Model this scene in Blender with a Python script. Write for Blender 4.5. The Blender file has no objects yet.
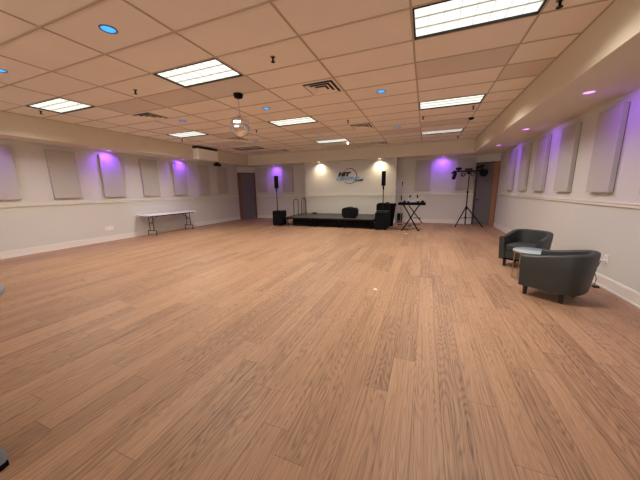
import bpy, bmesh, math, random
from mathutils import Vector, Matrix
random.seed(7)
C = bpy.context.scene.collection
PI = math.pi
R = math.radians

# ------------------------------------------------------------------ room numbers (metres, floor z = 0)
XL, XR, YB, YF = -9.19, 2.55, 12.30, -4.0          # wall faces
ZC, ZS = 3.22, 2.74                                 # ceiling, underside of the soffit
SXL, SXR, SYB = -8.37, 1.585, 11.40                 # faces of the soffit
SWX0, SWX1, SWY = -5.44, -1.18, 11.80               # wall bump-out behind the stage
CAMZ = 1.49
TX, TY, GX, GY = 1.215, 0.6139, -3.876, 1.835       # ceiling grid
RAILZ = 1.22

# ------------------------------------------------------------------ materials
def mat(name, col, rough=0.6, metal=0.0, emit=None, strength=0.0, spec=None, var=0.0, scale=8.0, bump=0.0, bscale=60.0, alpha=None):
    m = bpy.data.materials.new(name); m.use_nodes = True
    nt = m.node_tree; b = nt.nodes['Principled BSDF']
    b.inputs['Base Color'].default_value = (*col, 1)
    b.inputs['Roughness'].default_value = rough
    b.inputs['Metallic'].default_value = metal
    if spec is not None: b.inputs['Specular IOR Level'].default_value = spec
    if emit:
        b.inputs['Emission Color'].default_value = (*emit, 1)
        b.inputs['Emission Strength'].default_value = strength
    tc = nt.nodes.new('ShaderNodeTexCoord')
    n = nt.nodes.new('ShaderNodeTexNoise'); n.inputs['Scale'].default_value = scale; n.inputs['Detail'].default_value = 4
    nt.links.new(tc.outputs['Object'], n.inputs['Vector'])
    mx = nt.nodes.new('ShaderNodeMix'); mx.data_type = 'RGBA'
    mx.inputs[6].default_value = (*[c * (1 - var) for c in col], 1)
    mx.inputs[7].default_value = (*[min(1, c * (1 + var)) for c in col], 1)
    nt.links.new(n.outputs['Fac'], mx.inputs[0]); nt.links.new(mx.outputs[2], b.inputs['Base Color'])
    if bump:
        n2 = nt.nodes.new('ShaderNodeTexNoise'); n2.inputs['Scale'].default_value = bscale; n2.inputs['Detail'].default_value = 3
        nt.links.new(tc.outputs['Object'], n2.inputs['Vector'])
        bp = nt.nodes.new('ShaderNodeBump'); bp.inputs['Strength'].default_value = bump; bp.inputs['Distance'].default_value = 0.01
        nt.links.new(n2.outputs['Fac'], bp.inputs['Height']); nt.links.new(bp.outputs['Normal'], b.inputs['Normal'])
    return m

def floor_mat():
    m = bpy.data.materials.new('oak_plank_floor'); m.use_nodes = True
    nt = m.node_tree; N = nt.nodes; L = nt.links; b = N['Principled BSDF']
    tc = N.new('ShaderNodeTexCoord'); sp = N.new('ShaderNodeSeparateXYZ'); L.new(tc.outputs['Object'], sp.inputs[0])
    def M(op, a, bb=None, c=None):
        n = N.new('ShaderNodeMath'); n.operation = op
        for i, v in enumerate((a, bb, c)):
            if v is None: continue
            if isinstance(v, (int, float)): n.inputs[i].default_value = v
            else: L.new(v, n.inputs[i])
        return n.outputs[0]
    PW, PL = 0.18, 1.22
    u = M('DIVIDE', sp.outputs['X'], PW); row = M('FLOOR', u); fu = M('SUBTRACT', u, row)
    wn = N.new('ShaderNodeTexWhiteNoise'); wn.noise_dimensions = '1D'; L.new(row, wn.inputs['W'])
    v = M('ADD', M('DIVIDE', sp.outputs['Y'], PL), M('MULTIPLY', wn.outputs['Value'], 7.3)); idy = M('FLOOR', v); fv = M('SUBTRACT', v, idy)
    cb = N.new('ShaderNodeCombineXYZ'); L.new(row, cb.inputs[0]); L.new(idy, cb.inputs[1])
    wn2 = N.new('ShaderNodeTexWhiteNoise'); wn2.noise_dimensions = '3D'; L.new(cb.outputs[0], wn2.inputs['Vector'])
    rnd = wn2.outputs['Value']
    # grain space, shifted per plank
    gx = M('ADD', M('MULTIPLY', sp.outputs['X'], 1.0), M('MULTIPLY', rnd, 31.0))
    gy = M('ADD', sp.outputs['Y'], M('MULTIPLY', rnd, 17.0))
    def noise(kx, ky, det, rough=.5):
        g = N.new('ShaderNodeCombineXYZ'); L.new(M('MULTIPLY', gx, kx), g.inputs[0]); L.new(M('MULTIPLY', gy, ky), g.inputs[1])
        n = N.new('ShaderNodeTexNoise'); n.inputs['Scale'].default_value = 1.0; n.inputs['Detail'].default_value = det; n.inputs['Roughness'].default_value = rough
        L.new(g.outputs[0], n.inputs['Vector']); return n
    n1 = noise(62.0, .8, 4, .65)                       # long soft streaks
    n2 = noise(7.0, .75, 1)                       # contour lines of this one give the cathedral figure
    n3 = noise(210.0, 6.0, 2)                     # pores
    rings = M('MULTIPLY', M('ADD', M('SINE', M('MULTIPLY', n2.outputs['Fac'], 150.0)), 1.0), .5)
    t = M('ADD', M('MULTIPLY', n1.outputs['Fac'], .62), M('ADD', M('MULTIPLY', M('POWER', rings, .55), .12), M('MULTIPLY', n3.outputs['Fac'], .30)))
    t = M('ADD', t, M('MULTIPLY', M('SUBTRACT', rnd, .5), .13))
    cr = N.new('ShaderNodeValToRGB'); L.new(t, cr.inputs[0])
    e = cr.color_ramp.elements
    e[0].position = .30; e[0].color = (*FLOOR_D, 1)
    e[1].position = .78; e[1].color = (*FLOOR_L, 1)
    em = e.new(.53); em.color = (*FLOOR_M, 1)
    # grooves between boards
    du = M('MULTIPLY', M('MINIMUM', fu, M('SUBTRACT', 1.0, fu)), PW)
    dv = M('MULTIPLY', M('MINIMUM', fv, M('SUBTRACT', 1.0, fv)), PL)
    d = M('MINIMUM', du, dv)
    gr = M('LESS_THAN', d, 0.0016)
    mx = N.new('ShaderNodeMix'); mx.data_type = 'RGBA'; L.new(M('MULTIPLY', gr, .75), mx.inputs[0]); L.new(cr.outputs[0], mx.inputs[6]); mx.inputs[7].default_value = (.10, .05, .028, 1)
    L.new(mx.outputs[2], b.inputs['Base Color'])
    b.inputs['Roughness'].default_value = .5
    b.inputs['Specular IOR Level'].default_value = .32
    bp = N.new('ShaderNodeBump'); bp.inputs['Strength'].default_value = .12; bp.inputs['Distance'].default_value = .002
    L.new(n3.outputs['Fac'], bp.inputs['Height']); L.new(bp.outputs['Normal'], b.inputs['Normal'])
    return m
FLOOR_D, FLOOR_M, FLOOR_L = (.115, .062, .036), (.325, .183, .105), (.44, .266, .157)

def tile_mat(name, col):
    m = mat(name, col, .9, var=.06, scale=1.3, bump=.25, bscale=120)
    return m

M_ = dict(
    wall=mat('painted_wall', (.605, .58, .53), .75, var=.02, scale=1.5, bump=.03, bscale=90),
    soffit=mat('painted_soffit', (.68, .61, .48), .8, var=.02, scale=1.5, bump=.03, bscale=90),
    trim=mat('white_trim', (.72, .67, .61), .5, var=.01),
    tile=tile_mat('ceiling_tile', (.87, .78, .68)),
    tile_dark=tile_mat('ceiling_tile_dark', (.70, .61, .52)),
    tbar=mat('ceiling_grid_bar', (.50, .40, .31), .6, var=.03),
    panel=mat('acoustic_fabric', (.46, .43, .385), .95, var=.06, scale=30, bump=.2, bscale=200),
    black=mat('black_plastic', (.003, .003, .004), .6, var=.2, spec=.1),
    blackmetal=mat('black_metal', (.004, .0035, .0035), .5, var=.1, spec=.15),
    grille=mat('speaker_grille', (.004, .005, .008), .7, var=.3, scale=60, spec=.12),
    deck=mat('stage_deck_top', (.05, .045, .042), .7, var=.25, scale=12, bump=.3, bscale=80),
    skirt=mat('black_skirt_cloth', (.008, .007, .007), .95, var=.2, spec=.1),
    steel=mat('steel_tube', (.34, .3, .27), .4, metal=.6, var=.05),
    rail=mat('rail_tube', (.06, .05, .045), .45, metal=.5, var=.05),
    leather=mat('dark_grey_leather', (.030, .032, .031), .5, var=.12, scale=5, bump=.12, bscale=150, spec=.45),
    leather_seam=mat('black_piping', (.012, .012, .012), .5),
    darkwood=mat('black_wood', (.010, .008, .008), .35, var=.2),
    glass=mat('frosted_white_glass', (.36, .45, .47), .15, var=.02),
    brass=mat('brass_tube', (.34, .24, .15), .35, metal=.8, var=.05),
    tabletop=mat('white_table_top', (.72, .72, .72), .45, var=.02),
    tableleg=mat('brown_table_leg', (.035, .025, .022), .45, metal=.5),
    door=mat('grey_painted_door', (.125, .112, .11), .5, var=.05),
    oak=mat('oak_door_frame', (.30, .13, .05), .5, var=.2, scale=14),
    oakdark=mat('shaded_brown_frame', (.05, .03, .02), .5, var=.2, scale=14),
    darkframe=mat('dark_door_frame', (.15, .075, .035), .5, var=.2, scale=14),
    white=mat('white_plastic', (.78, .76, .72), .4, var=.01),
    acbody=mat('air_conditioner_plastic', (.88, .85, .80), .45, var=.01),
    dark=mat('dark_slot', (.018, .014, .012), .8),
    brown=mat('diffuser_shade', (.2, .15, .11), .7),  # even brown for panel back edges, escutcheons and the ball core
    lou=mat('louvre_aluminium', (.62, .62, .60), .5, metal=.2),
    lens=mat('troffer_diffuser', (.8, .8, .8), .5, emit=(.90, 1, .93), strength=1.0),
    lensdim=mat('troffer_diffuser_dim', (.8, .8, .8), .5, emit=(1, .95, .88), strength=.62),
    lensfar=mat('troffer_diffuser_off', (.16, .16, .18), .5),
    blue=mat('blue_lamp_lens', (.1, .4, .9), .4, emit=(.015, .36, 1), strength=1.25),
    bluedim=mat('blue_lamp_lens_low', (.1, .3, .8), .4, emit=(.06, .22, .9), strength=.8),
    bluering=mat('blue_lamp_trim', (.12, .16, .45), .5),
    purple=mat('purple_lamp_lens', (.6, .3, .9), .4, emit=(.75, .22, 1), strength=2.6),
    warm=mat('warm_lamp_lens', (.9, .8, .6), .4, emit=(1, .88, .66), strength=6),
    mirror=mat('mirror_tiles', (.93, .93, .95), .12, metal=1.0, var=.15, scale=40),
    logo_black=mat('logo_black', (.015, .014, .014), .5),
    logo_blue=mat('logo_blue', (.15, .32, .52), .5),
    cover=mat('grey_stretch_cover', (.13, .14, .16), .8, var=.05),
    covertop=mat('grey_table_top', (.30, .32, .36), .5, var=.04),
    cable=mat('black_cable', (.015, .014, .013), .6),
    redcable=mat('dark_red_cable', (.10, .02, .018), .6),
    lilac=mat('pale_lilac_shell', (.36, .32, .42), .4),
    grey=mat('grey_cloth_box', (.10, .095, .095), .8, var=.2, scale=30),
    lampglass=mat('stage_lamp_glass', (.35, .32, .32), .12, metal=.6),
    floor=floor_mat(),
)

def pane_mat():
    m = bpy.data.materials.new('window_glass'); m.use_nodes = True; nt = m.node_tree; nt.nodes.clear()
    o = nt.nodes.new('ShaderNodeOutputMaterial'); tr = nt.nodes.new('ShaderNodeBsdfTransparent'); gl = nt.nodes.new('ShaderNodeBsdfGlossy'); gl.inputs['Roughness'].default_value = .02
    mx = nt.nodes.new('ShaderNodeMixShader'); mx.inputs[0].default_value = .07
    nt.links.new(tr.outputs[0], mx.inputs[1]); nt.links.new(gl.outputs[0], mx.inputs[2]); nt.links.new(mx.outputs[0], o.inputs[0]); return m
M_['pane'] = pane_mat()  # glazing of the added fill openings

# ------------------------------------------------------------------ mesh helpers
def bx(bm, c, s, rz=0, rot=None, bevel=0.0):
    r = bmesh.ops.create_cube(bm, size=1)
    vs = r['verts']
    m = Matrix.Translation(c) @ (rot.to_4x4() if rot else Matrix.Rotation(rz, 4, 'Z')) @ Matrix.Diagonal((*s, 1))
    bmesh.ops.transform(bm, matrix=m, verts=vs)
    if bevel:
        es = list({e for v in vs for e in v.link_edges})
        bmesh.ops.bevel(bm, geom=es, offset=bevel, segments=2, affect='EDGES', profile=.7)
    return vs

def cyl(bm, c, r1, r2, h, n=24, rot=None):
    """cone/cylinder with its base centre at c, along +z (or rot)"""
    r = bmesh.ops.create_cone(bm, cap_ends=True, segments=n, radius1=r1, radius2=r2, depth=h)
    m = Matrix.Translation(c) @ (rot.to_4x4() if rot else Matrix.Identity(4)) @ Matrix.Translation((0, 0, h / 2))
    bmesh.ops.transform(bm, matrix=m, verts=r['verts'])

def tube(bm, pts, r, n=8, caps=True):
    pts = [Vector(p) for p in pts]; rings = []
    for i, p in enumerate(pts):
        a = pts[max(0, i - 1)]; b = pts[min(len(pts) - 1, i + 1)]
        d = (b - a).normalized()
        up = Vector((0, 0, 1)) if abs(d.z) < .9 else Vector((1, 0, 0))
        if i and abs((d.cross(up)).length) < 1e-5: up = Vector((0, 1, 0))
        x = d.cross(up).normalized(); y = x.cross(d).normalized()
        if rings:                                    # keep the twist small
            px = lastx - d * lastx.dot(d)
            if px.length > 1e-4: x = px.normalized(); y = x.cross(d).normalized()
        lastx = x
        rings.append([bm.verts.new(p + r * (math.cos(2 * PI * k / n) * x + math.sin(2 * PI * k / n) * y)) for k in range(n)])
    for a, b in zip(rings, rings[1:]):
        for k in range(n): bm.faces.new((a[k], a[(k + 1) % n], b[(k + 1) % n], b[k]))
    if caps:
        bm.faces.new(rings[0][::-1]); bm.faces.new(rings[-1])

def lathe(bm, prof, n=40, c=(0, 0, 0)):
    rings = []
    for r, z in prof:
        if r < 1e-6: rings.append([bm.verts.new((c[0], c[1], c[2] + z))])
        else: rings.append([bm.verts.new((c[0] + r * math.cos(2 * PI * k / n), c[1] + r * math.sin(2 * PI * k / n), c[2] + z)) for k in range(n)])
    for a, b in zip(rings, rings[1:]):
        for k in range(n):
            k2 = (k + 1) % n
            if len(a) == 1 and len(b) == 1: continue
            if len(a) == 1: bm.faces.new((a[0], b[k2], b[k]))
            elif len(b) == 1: bm.faces.new((a[k], a[k2], b[0]))
            else: bm.faces.new((a[k], a[k2], b[k2], b[k]))

def obj(name, bm, m, parent=None, smooth=False, loc=None, rz=0):
    bmesh.ops.recalc_face_normals(bm, faces=bm.faces[:])
    me = bpy.data.meshes.new(name); bm.to_mesh(me); bm.free()
    for mm in (m if isinstance(m, (list, tuple)) else [m]): me.materials.append(mm)
    if smooth:
        for p in me.polygons: p.use_smooth = True
        try: me.set_sharp_from_angle(angle=R(40))
        except Exception: pass
    o = bpy.data.objects.new(name, me); C.objects.link(o)
    if parent: o.parent = parent
    if loc: o.location = loc
    if rz: o.rotation_euler.z = rz
    return o

def B(): return bmesh.new()

def tag(o, label, cat, group=None):
    o['label'] = label; o['category'] = cat
    if group: o['group'] = group
    return o

def thing(name, label, cat, loc=(0, 0, 0), rz=0, group=None):
    o = bpy.data.objects.new(name, None); C.objects.link(o); o.empty_display_size = .1
    o.location = loc; o.rotation_euler = (0, 0, rz)
    return tag(o, label, cat, group)

def struct(name, bm, m, parent=None, smooth=False):
    o = obj(name, bm, m, parent, smooth)
    if not parent: o['kind'] = 'structure'
    return o

def box_obj(name, lo, hi, m, parent=None, bevel=0):
    b = B(); bx(b, [(lo[i] + hi[i]) / 2 for i in range(3)], [hi[i] - lo[i] for i in range(3)], bevel=bevel)
    return obj(name, b, m, parent)

def dup(root, loc=None, rz=None, label=None):
    r = root.copy(); C.objects.link(r)
    if loc: r.location = loc
    if rz is not None: r.rotation_euler.z = rz
    if label: r['label'] = label
    for ch in list(root.children):
        c = ch.copy(); C.objects.link(c); c.parent = r
        for g in list(ch.children):
            d = g.copy(); C.objects.link(d); d.parent = c
    return r

def lamp(kind, name, parent, loc, energy, color, **k):
    l = bpy.data.lights.new(name, kind); l.energy = energy; l.color = color
    for a, v in k.items(): setattr(l, a, v)
    o = bpy.data.objects.new(name, l); C.objects.link(o); o.parent = parent; o.location = loc
    return o

# ------------------------------------------------------------------ the shell
T = .15
b = B(); bx(b, ((XL + XR) / 2, (YF + YB) / 2, -.05), (XR - XL + .4, YB - YF + .4, .1)); struct('floor', b, M_['floor'])
b = B(); bx(b, (XL - T / 2, (YF + YB) / 2, 1.7), (T, YB - YF + .6, 3.4)); struct('wall_left', b, M_['wall'])
b = B(); bx(b, (XR + T / 2, (YF + YB) / 2, 1.7), (T, YB - YF + .6, 3.4)); struct('wall_right', b, M_['wall'])
b = B(); bx(b, ((XL + XR) / 2, YB + T / 2, 1.7), (XR - XL, T, 3.4)); struct('wall_back', b, M_['wall'])
WX0, WX1, WZ0, WZ1 = -7.9, 1.2, .75, 2.60           # window band added unseen behind the camera, to brighten the ceiling
b = B()
bx(b, ((XL + WX0) / 2, YF - T / 2, 1.7), (WX0 - XL, T, 3.4)); bx(b, ((XR + WX1) / 2, YF - T / 2, 1.7), (XR - WX1, T, 3.4))
bx(b, ((WX0 + WX1) / 2, YF - T / 2, WZ0 / 2), (WX1 - WX0, T, WZ0)); bx(b, ((WX0 + WX1) / 2, YF - T / 2, (WZ1 + 3.4) / 2), (WX1 - WX0, T, 3.4 - WZ1))
struct('wall_front', b, M_['wall'])
NW = 5
for k in range(NW):
    x0 = WX0 + (WX1 - WX0) * k / NW; x1 = WX0 + (WX1 - WX0) * (k + 1) / NW
    b = B()
    for x in (x0 + .03, x1 - .03): bx(b, (x, YF - .08, (WZ0 + WZ1) / 2), (.06, .07, WZ1 - WZ0))
    for z in (WZ0 + .03, WZ1 - .03): bx(b, ((x0 + x1) / 2, YF - .08, z), (x1 - x0 - .12, .07, .06))
    wn_ = struct('window_%d' % (k + 1), b, M_['trim'])  # added frame, out of view, part of the fill light opening
    b = B(); bx(b, ((x0 + x1) / 2, YF - .08, (WZ0 + WZ1) / 2), (x1 - x0 - .12, .006, WZ1 - WZ0 - .12)); obj('pane', b, M_['pane'], wn_)
pl = bpy.data.lights.new('window_portal', 'AREA'); pl.shape = 'RECTANGLE'; pl.size = WX1 - WX0; pl.size_y = WZ1 - WZ0; pl.cycles.is_portal = True
po = bpy.data.objects.new('window_portal', pl); C.objects.link(po); po.location = ((WX0 + WX1) / 2, YF - .16, (WZ0 + WZ1) / 2); po.rotation_euler = (R(90), 0, 0)
b = B(); bx(b, ((SWX0 + SWX1) / 2, (SWY + YB) / 2, ZS / 2), (SWX1 - SWX0, YB - SWY, ZS)); struct('wall_stage', b, M_['wall'])

# soffits round the room
def soffit(name, lo, hi):
    b = B(); bx(b, [(lo[i] + hi[i]) / 2 for i in range(3)], [hi[i] - lo[i] for i in range(3)]); struct(name, b, M_['soffit'])
soffit('trim_1', (XL, YF, ZS), (SXL, YB, ZC + .1))
soffit('trim_2', (SXR, YF, ZS), (XR, YB, ZC + .1))
soffit('trim_3', (SXL, SYB, ZS), (SXR, YB, ZC + .1))

# suspended ceiling: tiles in one mesh (troffer and vent cells left open), bars in another
TROFF = {}
def cellx(i): return GX + i * TX
def celly(j): return GY + j * TY
lights = [(-3, 2), (0, 2), (3, 2), (-3, 7), (0, 7), (3, 7), (-3, 12), (0, 12), (3, 12)]
dark = {(3, 4), (3, 10), (0, 3), (-1, 3), (-2, 3), (0, 9), (4, 5), (-3, 10), (1, 14), (-3, 14), (2, 11), (0, 14), (-2, 8)}
b = B()
for i in range(-4, 6):
    for j in range(-10, 17):
        x0, x1 = max(cellx(i), SXL), min(cellx(i + 1), SXR)
        y0, y1 = max(celly(j), YF), min(celly(j + 1), SYB)
        if x1 - x0 < .02 or y1 - y0 < .02: continue
        if (i, j) in lights: continue
        vs = bx(b, ((x0 + x1) / 2, (y0 + y1) / 2, ZC + .012), (x1 - x0, y1 - y0, .02))
        if (i, j) in dark:
            for f in {f for v in vs for f in v.link_faces}: f.material_index = 1
ceil = struct('ceiling', b, [M_['tile'], M_['tile_dark']])
b = B()
for i in range(-3, 6):
    x = cellx(i)
    if SXL < x < SXR: bx(b, (x, (YF + SYB) / 2, ZC - .002), (.022, SYB - YF, .008))
for j in range(-10, 17):
    y = celly(j)
    if YF < y < SYB: bx(b, ((SXL + SXR) / 2, y, ZC - .0021), (SXR - SXL, .022, .008))
for x in (SXL + .011, SXR - .011): bx(b, (x, (YF + SYB) / 2, ZC - .003), (.022, SYB - YF, .008))
bx(b, ((SXL + SXR) / 2, SYB - .011, ZC - .003), (SXR - SXL, .022, .008))
struct('trim_4', b, M_['tbar'])
b = B(); bx(b, ((XL + XR) / 2, (YF + YB) / 2, ZC + .3), (XR - XL + .3, YB - YF + .3, .1)); struct('trim_5', b, M_['tile_dark'])

# chair rails
def rail_bm(b, x0, y0, x1, y1, nx, ny):
    L = math.hypot(x1 - x0, y1 - y0); a = math.atan2(y1 - y0, x1 - x0); cx, cy = (x0 + x1) / 2, (y0 + y1) / 2
    for dz, h, t in ((0, .05, .018), (.022, .016, .03), (-.022, .012, .024)):
        bx(b, (cx + nx * t / 2, cy + ny * t / 2, RAILZ + dz), (L, t, h), rz=a)
def base_bm(b, x0, y0, x1, y1, nx, ny, h=.15):
    L = math.hypot(x1 - x0, y1 - y0); a = math.atan2(y1 - y0, x1 - x0); cx, cy = (x0 + x1) / 2, (y0 + y1) / 2
    bx(b, (cx + nx * .009, cy + ny * .009, h / 2), (L, .018, h), rz=a)
    bx(b, (cx + nx * .006, cy + ny * .006, h + .008), (L, .012, .016), rz=a)
    bx(b, (cx + nx * .016, cy + ny * .016, .012), (L, .032, .024), rz=a)
DL = ((XL, 11.50), (-8.66, YB))       # corner door, left
DR = ((1.84, YB), (XR, 11.90))        # corner door, right
n = 6
for nm, seg in (('left', [(XL, YF, XL, DL[0][1], 1, 0)]), ('right', [(XR, YF, XR, DR[1][1], -1, 0)]),
                ('back', [(DL[1][0], YB, SWX0, YB, 0, -1), (SWX1, YB, DR[0][0], YB, 0, -1)]),
                ('stage', [(SWX0, SWY, SWX1, SWY, 0, -1), (SWX1, SWY, SWX1, YB, 1, 0)])):
    b = B(); [rail_bm(b, *s) for s in seg]; struct('trim_%d' % n, b, M_['trim']); n += 1
    b = B(); [base_bm(b, *s) for s in seg]; struct('baseboard_' + nm, b, M_['trim'])

# corner walls with the two doors
def corner_door(idx, p0, p1, wallname, frame_m, wide_right):
    p0, p1 = Vector((*p0, 0)), Vector((*p1, 0)); d = (p1 - p0); L = d.length; a = math.atan2(d.y, d.x)
    root = bpy.data.objects.new('door_%d' % idx, None); C.objects.link(root); root['kind'] = 'structure'
    root.location = (p0 + p1) / 2; root.rotation_euler.z = a           # local -y faces the room
    b = B(); bx(b, (0, .03, ZS / 2), (L, .04, ZS)); w = obj(wallname, b, M_['wall']); w.location = root.location; w.rotation_euler.z = a; w['kind'] = 'structure'
    fw = .05; H = 2.44; wl, wr = (.05, .15) if not wide_right else (.16, .05)
    b = B()
    bx(b, (-L / 2 + wl / 2 + .01, -.02, H / 2), (wl, .07, H), bevel=.004)
    if not wide_right: obj('door_frame', b, M_['oakdark'], root); b = B()
    bx(b, (L / 2 - wr / 2 - .01, -.02, H / 2), (wr, .07, H), bevel=.004)
    if not wide_right: obj('door_frame', b, M_['oak'], root); b = B()
    bx(b, (0, -.02, H - fw / 2), (L - .02, .069, fw), bevel=.004)
    obj('door_frame', b, M_['oakdark'] if not wide_right else frame_m, root)
    b = B(); bx(b, ((wl - wr) / 2, -.005, (H - fw) / 2 + .004), (L - .02 - wl - wr, .03, H - fw - .012), bevel=.003); lf = obj('door_leaf', b, M_['door'], root)
    b = B()
    s = 1 if wide_right else -1
    hx = s * (L / 2 - fw - .08)
    cyl(b, (hx, -.03, 1.0), .027, .027, .02, 20, Matrix.Rotation(R(90), 3, 'X')); tube(b, [(hx, -.03, 1.0), (hx, -.065, 1.0), (hx - s * .10, -.065, 1.0)], .008)
    obj('door_handle', b, M_['dark'], lf, smooth=True)
corner_door(1, DL[0], DL[1], 'wall_left_corner', M_['darkframe'], True)
corner_door(2, DR[0], DR[1], 'wall_right_corner', M_['oak'], False)

# ------------------------------------------------------------------ acoustic panels
def panel(c, w, h, th, normal, label, grp):
    """c = centre on the wall face"""
    a = {'+x': R(90), '-x': R(-90), '-y': 0}[normal]
    t = thing('acoustic_panel', label, 'acoustic panel', c, a, grp)       # local -y faces the room
    b = B(); bx(b, (0, -th / 2 - .010, 0), (w, th, h), bevel=.006); obj('fabric_face', b, M_['panel'], t)
    b = B()
    for s in (-1, 1): bx(b, (s * (w / 2 - .006), -.006, 0), (.012, .008, h - .012)); bx(b, (0, -.006, s * (h / 2 - .006)), (w - .024, .008, .012))
    obj('back_edge', b, M_['brown'], t)
PZ, PH, PWd = 2.00, 1.26, .61
left_y = [3.02, 4.26, 5.46, 6.69, 7.93, 9.17, 10.35]
ll = ['grey acoustic panel on the left wall, cut off by the photo\'s left edge',
      'grey acoustic panel on the left wall, second from the photo\'s left edge, without purple light',
      'grey acoustic panel on the left wall lit purple, nearest left of the white folding table',
      'grey acoustic panel on the left wall above the near end of the white folding table',
      'purple-topped grey acoustic panel on the left wall above the far end of the folding table',
      'grey acoustic panel on the left wall below the white air conditioner',
      'grey acoustic panel on the left wall below the black ceiling camera, beside the corner door']
for y, l in zip(left_y, ll): panel((XL, y, PZ), PWd, PH, .06, '+x', l, 'acoustic panels on the left wall')
rl = [(9.98 + .25, 'grey acoustic panel on the right wall closest to the right corner door'),
      (9.03, 'grey acoustic panel on the right wall, second from the corner door'),
      (7.86, 'grey acoustic panel on the right wall, third from the corner door'),
      (6.63, 'grey acoustic panel on the right wall, fourth from the corner door'),
      (5.42, 'large-looking grey acoustic panel on the right wall above the nearer armchair'),
      (4.22, 'grey acoustic panel on the right wall cut off by the photo\'s right edge')]
for y, l in rl: panel((XR, y + .04, PZ), .58, 1.23, .06, '-x', l, 'acoustic panels on the right wall')
for x, l in [(-8.18, 'grey acoustic panel on the back wall between the left corner door and the purple wash'),
             (-6.63, 'grey acoustic panel on the back wall just left of the bumped-out stage wall'),
             (-.12, 'grey acoustic panel on the back wall above the black keyboard table'),
             (1.46, 'grey acoustic panel on the back wall behind the stage light stand')]:
    panel((x, YB, PZ + .02), PWd, PH, .06, '-y', l, 'acoustic panels on the back wall')

# ------------------------------------------------------------------ ceiling lights
TROF_E, SPREAD = 60.0, R(142)
def troffer(i, j, label, state):
    t = thing('ceiling_light', label, 'ceiling light', (cellx(i) + TX / 2, celly(j) + TY / 2, ZC), 0, 'fluorescent ceiling lights')
    w, d = TX - .03, TY - .03
    b = B()
    for s in (-1, 1):
        bx(b, (s * (w / 2 - .008), 0, .035), (.016, d, .09)); bx(b, (0, s * (d / 2 - .008), .035), (w, .016, .09))
    obj('frame', b, M_['dark'], t)
    b = B(); bx(b, (0, 0, .016), (w - .03, d - .03, .006)); obj('diffuser', b, {'off': M_['lensfar'], 'on': M_['lens'], 'dim': M_['lens'] if i != 3 else M_['lensdim']}[state], t)
    b = B()
    for k in (-1, 1): bx(b, (0, k * d / 6, .008), (w - .04, .012, .010))
    for k in range(1, 8): bx(b, (-w / 2 + k * w / 8, 0, .010), (.004, d - .04, .006))
    obj('louvre', b, M_['lou'], t)
    if state != 'off':
        lamp('AREA', 'tube_light', t, (0, 0, -.004), TROF_E * (1 if state == 'on' else .8 if i == 0 else .5), (1.0, .95, .86), shape='RECTANGLE', size=w - .05, size_y=d - .05, spread=SPREAD)
    return t
nm = {-3: 'left', 0: 'middle', 3: 'right'}
for i, j in lights:
    row = {2: 'nearest row', 7: 'second row', 12: 'farthest row'}[j]
    st = 'off' if (i, j) == (-3, 12) else ('dim' if j == 12 else 'on')
    lb = ('unlit grey' if st == 'off' else 'lit white') + ' rectangular louvred ceiling light, %s column in the %s' % (nm[i], row)
    troffer(i, j, lb, st)

def downlight(name, label, loc, lens, ring, r, grp):
    t = thing(name, label, 'downlight', loc, 0, grp)
    b = B(); lathe(b, [(r * .78, .0), (r * .8, -.006), (r * .95, -.008), (r, -.002), (r, .0)], 28); obj('trim_ring', b, ring, t, smooth=True)
    b = B(); lathe(b, [(0, -.005), (r * .6, -.006), (r * .78, -.002), (r * .78, 0)], 28); obj('lens', b, lens, t, smooth=True)
    return t
bl = [(0, 0, 'largest, nearest the camera at the top of the photo'), (-2, 0, 'cut off by the photo\'s left edge'),
      (0, 5, 'just behind and right of the mirror ball'), (2, 5, 'right of the square air vent'), (-2, 5, 'left of the mirror ball near the left lights'),
      (0, 10, 'in front of the small far middle ceiling light'), (-2, 10, 'beside the unlit grey ceiling light'), (2, 10, 'between the far vents and the far right ceiling light')]
for i, j, l in bl:
    t = downlight('blue_downlight', 'small round glowing blue ceiling spotlight, ' + l, (cellx(i) + TX / 2, celly(j) + TY / 2, ZC + .002),
                  M_['blue'] if (j < 10 and (i, j) != (-2, 5) or (i, j) == (2, 10)) else M_['bluedim'], M_['bluering'], .085, 'blue ceiling spotlights')
    lamp('SPOT', 'bulb_light', t, (0, 0, -.02), 6, (.05, .35, 1), spot_size=R(120), spot_blend=1, shadow_soft_size=.06)
PUR = (.26, .07, 1.0)
pu = [((-8.90, 2.72, ZS), 'above the first panel at the left edge of the photo', 50), ((-8.90, 5.33, ZS), 'over the left wall, left of the folding table', 50), ((-8.90, 7.93, ZS), 'over the left wall, beside the air conditioner', 50),
      ((-7.28, 12.02, ZS), 'over the back wall behind the left speaker column', 50), ((.60, 12.02, ZS), 'over the back wall between keyboard and light stand', 50),
      ((2.00, 4.97, ZS), 'nearest, in the right soffit', 27), ((2.00, 7.42, ZS), 'second, in the right soffit', 27), ((2.00, 9.80, ZS), 'farthest, in the right soffit', 27), ((2.00, 2.50, ZS), 'outside the picture in the right soffit', 27)]
for loc, l, e in pu:
    t = downlight('purple_downlight', 'small round glowing purple spotlight ' + l, loc, M_['purple'], M_['white'], .075, 'purple soffit spotlights')
    s = lamp('SPOT', 'bulb_light', t, (0, 0, -.02), e, PUR, spot_size=R(150), spot_blend=1, shadow_soft_size=.05)
    # lamps are tilted towards their wall
    if loc[0] < -8.5: s.rotation_euler = (0, R(25), 0)
    elif loc[1] > 11.9: s.rotation_euler = (R(20), 0, 0)
    else: s.rotation_euler = (0, R(-35), 0)
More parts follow.
